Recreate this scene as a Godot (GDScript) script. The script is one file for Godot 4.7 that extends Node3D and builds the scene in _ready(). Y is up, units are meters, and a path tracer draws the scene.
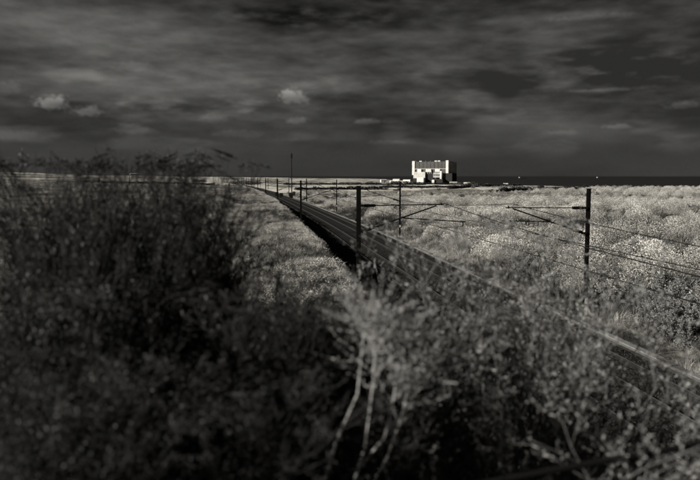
extends Node3D
# A double-track electrified railway seen from the embankment beside it, in infrared black and white.
# X to the right, y up, the view runs along -Z. Helper coordinates use d = distance ahead (= -Z).

const EYE := 7.4
const MAST_SIDE := 6.1
const TRACK_SIDE := 1.7
const SEA_LEVEL := -20.0

var rng := RandomNumberGenerator.new()
var noise_a := FastNoiseLite.new()
var noise_b := FastNoiseLite.new()
var noise_c := FastNoiseLite.new()
var xc_table := PackedFloat32Array()
var taken := {}
var M := {}

# ---------------------------------------------------------------- small helpers
func tone(v: float) -> Color:                      # a linear grey of the print's slightly warm tone, as an sRGB colour
	return Color(v, v * 0.985, v * 0.95).linear_to_srgb()

func lin(v: float) -> Color:                       # the same as a linear vertex colour
	return Color(v, v * 0.985, v * 0.95)

func mat(v: float, rough := 0.9, metal := 0.0, vcol := false) -> StandardMaterial3D:
	var m := StandardMaterial3D.new()
	m.albedo_color = tone(v)
	m.roughness = rough
	m.metallic_specular = 0.12                      # everything here is matt
	m.metallic = metal
	m.vertex_color_use_as_albedo = vcol
	m.cull_mode = BaseMaterial3D.CULL_DISABLED
	return m

func noise_texture(freq: float, size: int, low: float, high: float, nseed: int, oct := 4) -> NoiseTexture2D:
	var n := FastNoiseLite.new()
	n.seed = nseed
	n.frequency = freq
	n.fractal_octaves = oct
	var t := NoiseTexture2D.new()
	t.width = size
	t.height = size
	t.seamless = true
	t.noise = n
	var g := Gradient.new()
	g.set_color(0, tone(low))
	g.set_color(1, tone(high))
	t.color_ramp = g
	return t

func numbered(called: String) -> String:
	if not taken.has(called):
		taken[called] = 0
		return called
	taken[called] += 1
	return "%s_%03d" % [called, taken[called]]

func tag(o: Node, label: String, category: String, group := "") -> void:
	o.set_meta("label", label)
	o.set_meta("category", category)
	if group != "":
		o.set_meta("group", group)

func thing(called: String, label: String, category: String, at: Vector3, group := "") -> Node3D:
	var o := Node3D.new()
	o.name = numbered(called)
	add_child(o)
	o.position = at
	tag(o, label, category, group)
	return o

func part(called: String, mesh: Mesh, m: Material, parent: Node) -> MeshInstance3D:
	var o := MeshInstance3D.new()
	o.name = called
	o.mesh = mesh
	o.material_override = m
	parent.add_child(o, true)
	return o

func single(called: String, mesh: Mesh, m: Material) -> MeshInstance3D:
	var o := MeshInstance3D.new()
	o.name = numbered(called)
	o.mesh = mesh
	o.material_override = m
	add_child(o)
	return o

func structure(called: String, mesh: Mesh, m: Material) -> MeshInstance3D:
	var o := single(called, mesh, m)
	o.set_meta("kind", "structure")
	return o

# a mesh under construction
class Shape:
	var v := PackedVector3Array()
	var n := PackedVector3Array()
	var c := PackedColorArray()
	var t := PackedInt32Array()
	var col := Color.WHITE

	func face(a: Vector3, b: Vector3, d: Vector3, e: Vector3) -> void:      # a quad, corners in turn
		var nn := (e - a).cross(b - a)
		if nn.length_squared() < 1e-16:
			nn = (d - a).cross(b - a)
		nn = nn.normalized()
		var k := v.size()
		v.append_array([a, b, d, e])
		n.append_array([nn, nn, nn, nn])
		c.append_array([col, col, col, col])
		t.append_array([k, k + 1, k + 2, k, k + 2, k + 3])

	func tri(a: Vector3, b: Vector3, d: Vector3) -> void:
		var nn := (d - a).cross(b - a).normalized()
		var k := v.size()
		v.append_array([a, b, d])
		n.append_array([nn, nn, nn])
		c.append_array([col, col, col])
		t.append_array([k, k + 1, k + 2])

	func box(at: Vector3, size: Vector3, basis := Basis.IDENTITY) -> void:
		var h := size / 2.0
		var p := []
		for i in 8:
			p.append(at + basis * Vector3(h.x * (1 if i & 1 else -1), h.y * (1 if i & 2 else -1), h.z * (1 if i & 4 else -1)))
		for q in [[0, 1, 3, 2], [5, 4, 6, 7], [4, 0, 2, 6], [1, 5, 7, 3], [2, 3, 7, 6], [4, 5, 1, 0]]:
			var a: Vector3 = p[q[0]]
			var b: Vector3 = p[q[1]]
			var d: Vector3 = p[q[2]]
			var e: Vector3 = p[q[3]]
			if ((e - a).cross(b - a)).dot((a + d) / 2.0 - at) < 0.0:
				face(a, e, d, b)
			else:
				face(a, b, d, e)

	func tube(pts: PackedVector3Array, rads: PackedFloat32Array, sides: int, caps := false) -> void:
		var up := Vector3.UP
		var k0 := v.size()
		for i in pts.size():
			var dir: Vector3 = (pts[mini(i + 1, pts.size() - 1)] - pts[maxi(i - 1, 0)]).normalized()
			var side := dir.cross(up if absf(dir.y) < 0.9 else Vector3.RIGHT).normalized()
			var oth := side.cross(dir)
			for j in sides:
				var a := TAU * j / sides
				var o := side * cos(a) + oth * sin(a)
				v.append(pts[i] + o * rads[i])
				n.append(o)
				c.append(col)
		for i in pts.size() - 1:
			for j in sides:
				var a := k0 + i * sides + j
				var b := k0 + i * sides + (j + 1) % sides
				t.append_array([a, b, a + sides, b, b + sides, a + sides])
		if caps:
			for e in [0, pts.size() - 1]:
				for j in range(1, sides - 1):
					t.append_array([k0 + e * sides, k0 + e * sides + j, k0 + e * sides + j + 1])

	func mesh() -> ArrayMesh:
		var a := []
		a.resize(Mesh.ARRAY_MAX)
		a[Mesh.ARRAY_VERTEX] = v
		a[Mesh.ARRAY_NORMAL] = n
		a[Mesh.ARRAY_COLOR] = c
		a[Mesh.ARRAY_INDEX] = t
		var m := ArrayMesh.new()
		m.add_surface_from_arrays(Mesh.PRIMITIVE_TRIANGLES, a)
		return m

func box_mesh(at: Vector3, size: Vector3, basis := Basis.IDENTITY) -> ArrayMesh:
	var s := Shape.new()
	s.box(at, size, basis)
	return s.mesh()

func tube_mesh(pts: Array, rads: Array, sides := 8) -> ArrayMesh:
	var s := Shape.new()
	s.tube(PackedVector3Array(pts), PackedFloat32Array(rads), sides, true)
	return s.mesh()

func copies(called: String, mesh: Mesh, m: Material, places: Array, colors: PackedColorArray, parent: Node = self) -> MultiMeshInstance3D:
	var mm := MultiMesh.new()
	mm.transform_format = MultiMesh.TRANSFORM_3D
	mm.use_colors = true
	mm.mesh = mesh
	mm.instance_count = places.size()
	for i in places.size():
		mm.set_instance_transform(i, places[i])
		mm.set_instance_color(i, colors[i])
	var o := MultiMeshInstance3D.new()
	o.name = numbered(called) if parent == self else called
	o.multimesh = mm
	o.material_override = m
	o.set_meta("kind", "stuff")
	parent.add_child(o, true)
	return o

# ---------------------------------------------------------------- the lie of the land
func make_line() -> void:
	var k := [[-120.0, 26.5], [-60.0, 18.7], [0.0, 11.0], [36.5, 6.5], [85.0, 0.1], [144.0, -8.9], [217.0, -21.0], [400.0, -54.5], [650.0, -108.0], [930.0, -175.0], [1300.0, -270.0], [1700.0, -376.0]]
	for i in 1700:
		var d := i - 100.0
		var j := 1
		while j < k.size() - 3 and k[j + 1][0] < d:
			j += 1
		var x0: float = k[j][0]
		var x1: float = k[j + 1][0]
		var y0: float = k[j][1]
		var y1: float = k[j + 1][1]
		var m0: float = (y1 - k[j - 1][1]) / (x1 - k[j - 1][0])
		var m1: float = (k[j + 2][1] - y0) / (k[j + 2][0] - x0)
		var w := x1 - x0
		var t := (d - x0) / w
		xc_table.append((2 * t * t * t - 3 * t * t + 1) * y0 + (t * t * t - 2 * t * t + t) * w * m0 + (-2 * t * t * t + 3 * t * t) * y1 + (t * t * t - t * t) * w * m1)

func xc(d: float) -> float:                        # the line midway between the two tracks
	if d > 1598.0:
		return xc_table[1698] - (d - 1598.0) * 0.265
	if d < -100.0:
		return xc_table[0] - (d + 100.0) * 0.13
	var f := d + 100.0
	var i := int(f)
	return lerpf(xc_table[i], xc_table[i + 1], f - i)

func on_line(d: float, side: float, y: float) -> Vector3:
	var slope := (xc(d + 1.0) - xc(d - 1.0)) / 2.0
	var l := sqrt(1.0 + slope * slope)
	return Vector3(xc(d) + side / l, y, -(d - side * slope / l))

func coast(x: float) -> float:
	var k := [[-9000.0, 6500.0], [-600.0, 5000.0], [200.0, 4300.0], [500.0, 3300.0], [617.0, 1850.0], [900.0, 1300.0], [1500.0, 700.0], [4000.0, 200.0], [9000.0, -2000.0]]
	for i in k.size() - 1:
		if x < k[i + 1][0]:
			return lerpf(k[i][1], k[i + 1][1], clampf((x - k[i][0]) / (k[i + 1][0] - k[i][0]), 0, 1))
	return -2000.0

func height(x: float, d: float) -> float:
	var s := x - xc(d)
	var h := 0.0
	var rough := noise_a.get_noise_2d(x, d)
	var big := noise_b.get_noise_2d(x, d)
	if s < -5.4:
		var crest := 2.65 + 0.5 * big + 4.1 * smoothstep(25.0, 260.0, -s) + 0.2 * rough
		if d < 14.0:
			crest = maxf(crest, 5.8 - 0.33 * maxf(d, 0.0) + 0.12 * rough)
		h = minf(crest, (-5.4 - s) * (1.18 + 0.2 * rough + 0.1 * big))
		h -= 1.0 * smoothstep(150.0, 400.0, d) * smoothstep(-60.0, -5.4, s) * minf(1.0, (-5.4 - s) / 3.0)
	elif s > 6.6:
		var near := 1.0 - smoothstep(200.0, 420.0, d)
		h = (0.75 * smoothstep(7.0, 30.0, s) * (1.0 - 0.8 * smoothstep(120.0, 220.0, d)) + 1.9 * smoothstep(95.0, 165.0, s) + 0.6 * big * smoothstep(8.0, 20.0, s)) * near
		h += (0.25 * rough + 0.7 * noise_b.get_noise_2d(x * 9.0, d * 9.0) * (1.0 - smoothstep(150.0, 230.0, d))) * smoothstep(6.6, 11.0, s)
		h -= 9.5 * smoothstep(350.0, 2200.0, d) * smoothstep(10.0, 300.0, s) * smoothstep(0.0, 0.10, x / maxf(d, 1.0))
		h -= 10.0 * smoothstep(120.0, 900.0, s)
		h += 0.9 * big * smoothstep(40.0, 200.0, s)
	else:
		h = 0.03 * rough - 0.05
	if x < -150.0:                                  # a low hill on the far left
		var q := Vector2((x + 520.0) / 190.0, (d - 850.0) / 260.0).length_squared()
		h += 7.5 * exp(-q)
	if d > 1400.0:
		h += 6.0 * smoothstep(1400.0, 3000.0, d) * (1.0 - smoothstep(0.045, 0.085, x / d))
	if d > 1250.0:
		h -= 0.6 * smoothstep(1250.0, 1700.0, d)
	var out := d - coast(x)
	if out > -60.0:
		h = lerpf(h, -34.0, smoothstep(-60.0, 60.0, out))
	return h

func ground_at(x: float, d: float, up := 0.0) -> Vector3:
	return Vector3(x, height(x, d) + up, -d)

func make_terrain() -> void:
	var angles := PackedFloat32Array()
	var a := -180.0
	while a < 179.9:
		angles.append(deg_to_rad(a))
		a += 0.2 if absf(a) < 42.0 else (2.0 if absf(a) < 90.0 else 6.0)
	var rings := PackedFloat32Array([0.0])
	var r := 0.8
	while r < 7800.0:
		rings.append(r)
		r *= 1.021 if r > 14.0 else 1.05
	var na := angles.size()
	var v := PackedVector3Array()
	var c := PackedColorArray()
	var t := PackedInt32Array()
	for i in rings.size():
		for j in na:
			var x := sin(angles[j]) * rings[i]
			var d := cos(angles[j]) * rings[i]
			v.append(Vector3(x, height(x, d), -d))
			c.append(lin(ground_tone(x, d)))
	for i in rings.size() - 1:
		for j in na:
			var p := i * na + j
			var q := i * na + (j + 1) % na
			t.append_array([p, p + na, q, q, p + na, q + na])
	var n := PackedVector3Array()
	n.resize(v.size())
	for k in range(0, t.size(), 3):
		var f := (v[t[k + 2]] - v[t[k]]).cross(v[t[k + 1]] - v[t[k]])
		n[t[k]] += f
		n[t[k + 1]] += f
		n[t[k + 2]] += f
	for k in n.size():
		n[k] = n[k].normalized() if n[k].length_squared() > 0 else Vector3.UP
	var s := Shape.new()
	s.v = v
	s.n = n
	s.c = c
	s.t = t
	var m := mat(1.0, 1.0, 0.0, true)
	m.albedo_texture = noise_texture(0.03, 512, 0.45, 1.0, 5, 5)
	m.uv1_triplanar = true
	m.uv1_world_triplanar = true
	m.uv1_scale = Vector3(0.11, 0.11, 0.11)
	structure("ground", s.mesh(), m)

func ground_tone(x: float, d: float) -> float:     # grass is pale in infrared, soil and stone are not
	var s := x - xc(d)
	var patch := noise_b.get_noise_2d(x * 0.6 + 90.0, d * 0.6)
	var fine := noise_c.get_noise_2d(x, d)
	if s > -5.6 and s < 5.6 and d < 1500.0:
		return 0.06 + 0.02 * fine
	var v := 0.40 + 0.5 * patch + 0.2 * fine
	if s > 0.0 and d < 150.0:
		v = 0.10 + 0.2 * patch + 0.08 * fine        # dry stalks and soil between the weeds
	elif s < -20.0:
		v = 0.24 + 0.3 * patch + 0.14 * fine        # grazed pasture
		if s > -45.0 + 40.0 * patch and d > 150.0:
			v += 0.18                               # paler ground along the line
	elif s < 0.0 and d < 150.0:
		v = 0.16 + 0.2 * patch + 0.1 * fine
	if s > 20.0 and d > 260.0 and noise_b.get_noise_2d(x * 0.35, d * 0.16 + 300.0) > 0.12:
		v = 0.16 + 0.1 * fine                       # fields of bare earth among the pale grass
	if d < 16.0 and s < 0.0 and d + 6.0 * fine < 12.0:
		v = 0.05 + 0.03 * fine                      # shade of the thicket painted into the soil, with a ragged edge
	return clampf(v, 0.02, 0.62)

# ---------------------------------------------------------------- the sky
var puffs := []
var masses := []                                   # broad soft cloud sheets and the gaps between them: az, el, half-width, half-height, strength, tilt

func sky_tone(az: float, el: float) -> float:      # az from the view axis and el above the horizon, degrees; display grey 0..1
	var e := maxf(el, 0.0)
	var base := 0.225 + 0.03 * smoothstep(0.0, 6.0, e) - 0.085 * smoothstep(9.0, 24.0, e)
	# a deck of layered cloud seen edge-on: a plane high above, with its perspective
	var flat := 1.0 / (sin(deg_to_rad(e)) + 0.14)
	var u := sin(deg_to_rad(az)) * flat
	var w := cos(deg_to_rad(az)) * flat
	var deck := noise_b.get_noise_2d(u * 9.0 + 40.0, w * 22.0 + 11.0)
	var deck2 := noise_a.get_noise_2d(u * 1.5 - 9.0, w * 3.6)
	var ring := Vector2(sin(deg_to_rad(az)), cos(deg_to_rad(az))) * 57.3
	var bank := noise_b.get_noise_3d(ring.x * 2.2 + 500.0, e * 6.5, ring.y * 2.2)
	var billow := noise_a.get_noise_3d(ring.x * 0.35 + 70.0, e * 1.0, ring.y * 0.35)
	var ripple := noise_a.get_noise_3d(ring.x * 0.9, e * 3.6 + 30.0, ring.y * 0.9)
	var high := smoothstep(1.0, 6.0, e)
	var v := base + 0.11 * (smoothstep(-0.3, 0.4, deck + 0.3 * deck2) - 0.5) * high + 0.10 * bank * (0.35 + 0.65 * high) + 0.085 * billow * (0.3 + 0.7 * high) + 0.045 * ripple * high
	var lump := noise_a.get_noise_3d(ring.x * 0.3 + 5.0, e * 1.1 + 8.0, ring.y * 0.3)
	v += 0.07 * smoothstep(0.0, 0.45, lump) * smoothstep(1.0, 3.0, e) * (1.0 - smoothstep(8.0, 12.0, e)) + 0.025 * (deck2 + ripple) * smoothstep(4.0, 8.0, e)
	for p in masses:
		var mx: float = (az - p[0]) / p[2]
		if absf(mx) > 1.3:
			continue
		var my: float = (e - p[1] - p[5] * (az - p[0])) / p[3]
		if absf(my) > 1.5:
			continue
		var body := smoothstep(1.0, 0.0, sqrt(mx * mx + my * my) + 0.45 * billow + 0.5 * bank)
		v += p[4] * body
		if p[4] < 0.0:
			v += 0.16 * maxf(ripple, -0.1) * body
	# small heaped clouds low in the sky, brighter towards the sun's side
	for p in puffs:
		var dx: float = (az - p[0]) / p[2]
		if absf(dx) > 1.6:
			continue
		var dy: float = (e - p[1]) / p[3]
		if absf(dy) > 1.9:
			continue
		var ragged := noise_a.get_noise_2d(az * 5.0 + p[0] * 7.0, e * 7.0) * 0.3 + noise_a.get_noise_2d(az * 1.7, e * 2.4 + p[0]) * 0.3
		var rr := sqrt(dx * dx + (dy * dy * (2.4 if dy < 0.0 else 1.0)))
		var k := smoothstep(1.0, 0.35, rr + ragged)
		v += k * p[4] * (0.62 + 0.38 * smoothstep(-0.6, 0.7, dy - dx * 0.3))
	return clampf(v, 0.08, 0.8)

func make_sky(env: Environment) -> void:
	var r := RandomNumberGenerator.new()
	r.seed = 77
	# az, el, half-width, half-height, strength
	puffs = [[-23.2, 5.4, 1.7, 0.85, 0.27], [-20.8, 4.9, 1.5, 0.65, 0.2], [-27.0, 6.4, 2.4, 1.0, 0.07], [-17.5, 3.6, 2.4, 0.6, 0.07], [-9.0, 3.4, 3.0, 0.5, 0.05], [-4.7, 6.4, 1.75, 0.95, 0.23], [-4.3, 4.5, 1.2, 0.45, 0.12],
		[1.5, 4.5, 1.5, 0.4, 0.15], [3.2, 2.8, 2.0, 0.3, 0.06], [20.0, 6.6, 3.4, 0.22, 0.11], [21.0, 3.8, 1.2, 0.35, 0.11], [25.6, 5.2, 1.7, 0.45, 0.12],
		[-11.0, 4.6, 1.6, 0.5, 0.07], [-17.0, 8.4, 2.2, 0.6, 0.06], [17.0, 3.4, 1.7, 0.3, 0.06], [-26.0, 3.0, 2.6, 0.6, 0.06], [19.0, 12.0, 4.5, 0.3, 0.08]]
	masses = [[-20.0, 10.6, 17.0, 3.4, 0.15, -0.05], [-17.0, 7.2, 16.0, 1.6, 0.08, 0.0], [-3.0, 12.6, 9.0, 1.3, -0.075, -0.02], [-24.0, 14.6, 7.0, 0.9, -0.09, 0.02], [13.0, 11.2, 15.0, 2.2, 0.10, 0.03], [18.0, 12.3, 8.0, 0.4, 0.07, 0.02], [5.0, 9.0, 10.0, 1.6, 0.06, 0.0],
		[21.0, 8.4, 13.0, 2.2, -0.045, 0.0], [-13.0, 5.6, 12.0, 1.1, -0.03, 0.0], [4.0, 14.4, 9.0, 0.8, -0.06, 0.0]]
	for i in 40:
		var az := r.randf_range(34.0, 326.0)
		if az > 180.0:
			az -= 360.0
		masses.append([az, r.randf_range(6.0, 16.0), r.randf_range(7.0, 16.0), r.randf_range(0.8, 3.0), r.randf_range(-0.07, 0.14), r.randf_range(-0.04, 0.04)])
	for i in 60:
		var az := r.randf_range(32.0, 328.0)
		if az > 180.0:
			az -= 360.0
		puffs.append([az, r.randf_range(2.5, 8.0), r.randf_range(1.0, 2.4), r.randf_range(0.3, 0.8), r.randf_range(0.06, 0.24)])
	var wide := 4096
	var tall := 2048
	var img := Image.create(wide / 4, tall / 4, false, Image.FORMAT_RGB8)
	img.fill(Color(0.11, 0.108, 0.105))
	for y in tall / 8:
		for x in wide / 4:
			var az := (x + 0.5) * 1440.0 / wide          # the picture's left edge lies straight ahead
			var g := sky_tone(az if az < 180.0 else az - 360.0, 90.0 - (y + 0.5) * 720.0 / tall)
			img.set_pixel(x, y, Color(g, g * 0.99, g * 0.965))
	img.resize(wide, tall, Image.INTERPOLATE_CUBIC)
	var x0 := int(wide * -34.0 / 360.0)
	var x1 := int(wide * 34.0 / 360.0)
	for y in range(int(tall * (0.5 - 18.0 / 180.0)), tall / 2):
		for x in range(x0, x1):
			var g := sky_tone((x + 0.5) * 360.0 / wide, 90.0 - (y + 0.5) * 180.0 / tall) + r.randf_range(-0.004, 0.004)
			img.set_pixel(posmod(x, wide), y, Color(g, g * 0.99, g * 0.965))
	var m := PanoramaSkyMaterial.new()
	m.panorama = ImageTexture.create_from_image(img)
	m.energy_multiplier = 1.0 / env.tonemap_exposure
	var sky := Sky.new()
	sky.sky_material = m
	env.background_mode = Environment.BG_SKY
	env.sky = sky

# ---------------------------------------------------------------- railway
func make_railway() -> void:
	# ballast: one long bed with sloped shoulders
	var bed := Shape.new()
	var profile := [[-4.4, -0.12], [-3.4, 0.375], [-0.7, 0.375], [0.0, 0.33], [0.7, 0.375], [3.4, 0.375], [4.2, -0.12]]
	var stations := PackedFloat32Array()
	var d := -90.0
	while d < 1580.0:
		stations.append(d)
		d += 0.5 if d < 80.0 else (2.0 if d < 300.0 else 8.0)
	for i in stations.size() - 1:
		for j in profile.size() - 1:
			var q := []
			for e in [[i, j], [i, j + 1], [i + 1, j + 1], [i + 1, j]]:
				var dd: float = stations[e[0]]
				var p: Array = profile[e[1]]
				var wob := 0.14 * noise_c.get_noise_2d(dd * 3.0, p[0] * 40.0)
				q.append(on_line(dd, p[0] + wob * 2.0 * (1.0 if absf(p[0]) > 3.0 else 0.0), p[1] + wob * 0.25))
			bed.face(q[0], q[3], q[2], q[1])
	var bm := mat(0.017, 1.0)
	bm.albedo_texture = noise_texture(0.12, 512, 0.35, 1.0, 8, 3)
	bm.uv1_triplanar = true
	bm.uv1_world_triplanar = true
	bm.uv1_scale = Vector3(0.5, 0.5, 0.5)
	var bed_node := structure("ballast_bed", bed.mesh(), bm)
	# loose stones on it, where the near trackside shows
	var stone := Shape.new()
	var pts := []
	for i in 6:
		pts.append([Vector3.RIGHT, Vector3.LEFT, Vector3.UP, Vector3.DOWN, Vector3.BACK, Vector3.FORWARD][i] * rng.randf_range(0.6, 1.1))
	for f in [[0, 2, 4], [4, 2, 1], [1, 2, 5], [5, 2, 0], [4, 3, 0], [1, 3, 4], [5, 3, 1], [0, 3, 5]]:
		stone.tri(pts[f[0]], pts[f[2]], pts[f[1]])
	var at := []
	var col := PackedColorArray()
	for i in 42000:
		var dd := 12.0 + 58.0 * pow(rng.randf(), 1.6)
		var s := rng.randf_range(-4.1, 4.3)
		var y := 0.375 if absf(s) < 3.4 else 0.375 - (absf(s) - 3.4) * 0.5
		var b := Basis.from_euler(Vector3(rng.randf() * TAU, rng.randf() * TAU, 0)).scaled(Vector3.ONE * rng.randf_range(0.018, 0.045))
		at.append(Transform3D(b, on_line(dd, s, y + 0.01)))
		col.append(lin(rng.randf_range(0.008, 0.04)))
	copies("ballast_stones", stone.mesh(), M.tinted, at, col, bed_node)
	# tracks
	var sleeper := Shape.new()
	sleeper.box(Vector3(0, 0, 0), Vector3(2.5, 0.16, 0.25))
	var sleeper_mesh := sleeper.mesh()
	for side in [-1.0, 1.0]:
		var t := thing("railway_track", "left-hand track of dark ballasted double railway, nearest the grassy bank" if side < 0 else "right-hand track of dark ballasted double railway, nearest the concrete trough", "railway track", Vector3.ZERO, "tracks of the double railway")
		for rs in [-0.7525, 0.7525]:
			var rail := Shape.new()
			var head := Shape.new()
			for i in stations.size() - 1:
				var o: float = side * TRACK_SIDE + rs
				var a := stations[i]
				var b := stations[i + 1]
				for q in [[-0.07, 0.40, -0.07, 0.42], [-0.07, 0.42, -0.01, 0.44], [-0.01, 0.44, -0.01, 0.53], [-0.01, 0.53, -0.035, 0.54], [-0.035, 0.54, -0.035, 0.565],
						[0.035, 0.565, 0.035, 0.54], [0.035, 0.54, 0.01, 0.53], [0.01, 0.53, 0.01, 0.44], [0.01, 0.44, 0.07, 0.42], [0.07, 0.42, 0.07, 0.40]]:
					rail.face(on_line(a, o + q[0], q[1]), on_line(b, o + q[0], q[1]), on_line(b, o + q[2], q[3]), on_line(a, o + q[2], q[3]))
				head.face(on_line(a, o - 0.034, 0.567), on_line(b, o - 0.034, 0.567), on_line(b, o + 0.034, 0.567), on_line(a, o + 0.034, 0.567))
			var rn := part("rail", rail.mesh(), M.rust, t)
			part("running_surface", head.mesh(), M.steel, rn)
		var rest := Shape.new()
		d = 11.0
		var k := 0
		while d < 420.0:
			var p := on_line(d, side * TRACK_SIDE, 0.315)
			var ahead := on_line(d + 0.5, side * TRACK_SIDE, 0.315) - p
			var basis := Basis.looking_at(ahead.normalized(), Vector3.UP)
			if k < 120:
				var o := part("sleeper", sleeper_mesh, M.sleeper, t)
				o.transform = Transform3D(basis.rotated(Vector3.UP, rng.randf_range(-0.01, 0.01)), p)
			else:
				rest.box(p, Vector3(2.5, 0.16, 0.25), basis)
			k += 1
			d += 0.65
		part("far_sleepers", rest.mesh(), M.sleeper, t).set_meta("kind", "stuff")
	# the cable trough along the right-hand cess
	var tr := thing("cable_trough", "pale concrete cable trough running along the right edge of the ballast", "cable trough", Vector3.ZERO)
	var body := Shape.new()
	for i in stations.size() - 1:
		if stations[i] > 320.0 or stations[i] < 4.0:
			continue
		for q in [[4.66, -0.1, 4.66, 0.05], [4.66, 0.05, 4.98, 0.05], [4.98, 0.05, 4.98, -0.1]]:
			body.face(on_line(stations[i], q[0], q[1]), on_line(stations[i + 1], q[0], q[1]), on_line(stations[i + 1], q[2], q[3]), on_line(stations[i], q[2], q[3]))
	part("trough_body", body.mesh(), M.lid_dark, tr)
	var lid := box_mesh(Vector3.ZERO, Vector3(0.36, 0.05, 0.985))
	var far_lids := Shape.new()
	d = 6.0
	var nlid := 0
	while d < 320.0:
		var p := on_line(d, 4.8, 0.08 + rng.randf_range(-0.015, 0.02))
		var basis := Basis.looking_at((on_line(d + 0.5, 4.8, 0.15) - on_line(d - 0.5, 4.8, 0.15)).normalized(), Vector3.UP).rotated(Vector3.UP, rng.randf_range(-0.02, 0.02))
		if nlid < 130:
			var o := part("lid", lid, M.lid_pale if rng.randf() < 0.5 else M.lid_dark, tr)
			o.transform = Transform3D(basis, p)
		else:
			far_lids.box(p, Vector3(0.36, 0.05, 0.985), basis)
		nlid += 1
		d += 1.0
	part("far_lids", far_lids.mesh(), M.lid_pale, tr).set_meta("kind", "stuff")

func mast_places(side: float) -> Array:
	var k := [-15.0, 36.5, 86.0, 146.0, 206.0, 262.0] if side < 0 else [-15.0, 35.7, 84.5, 143.5, 206.0, 266.0]
	var d := 326.0
	while d < 1020.0:
		k.append(d if side < 0 else d + 4.0)
		d += 60.0
	return k

func insulator(a: Vector3, b: Vector3) -> ArrayMesh:
	var pts := []
	var r := []
	for i in 15:
		pts.append(a.lerp(b, i / 14.0))
		r.append(0.03 if i == 0 or i == 14 else (0.10 if i % 2 else 0.055))
	return tube_mesh(pts, r, 8)

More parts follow.
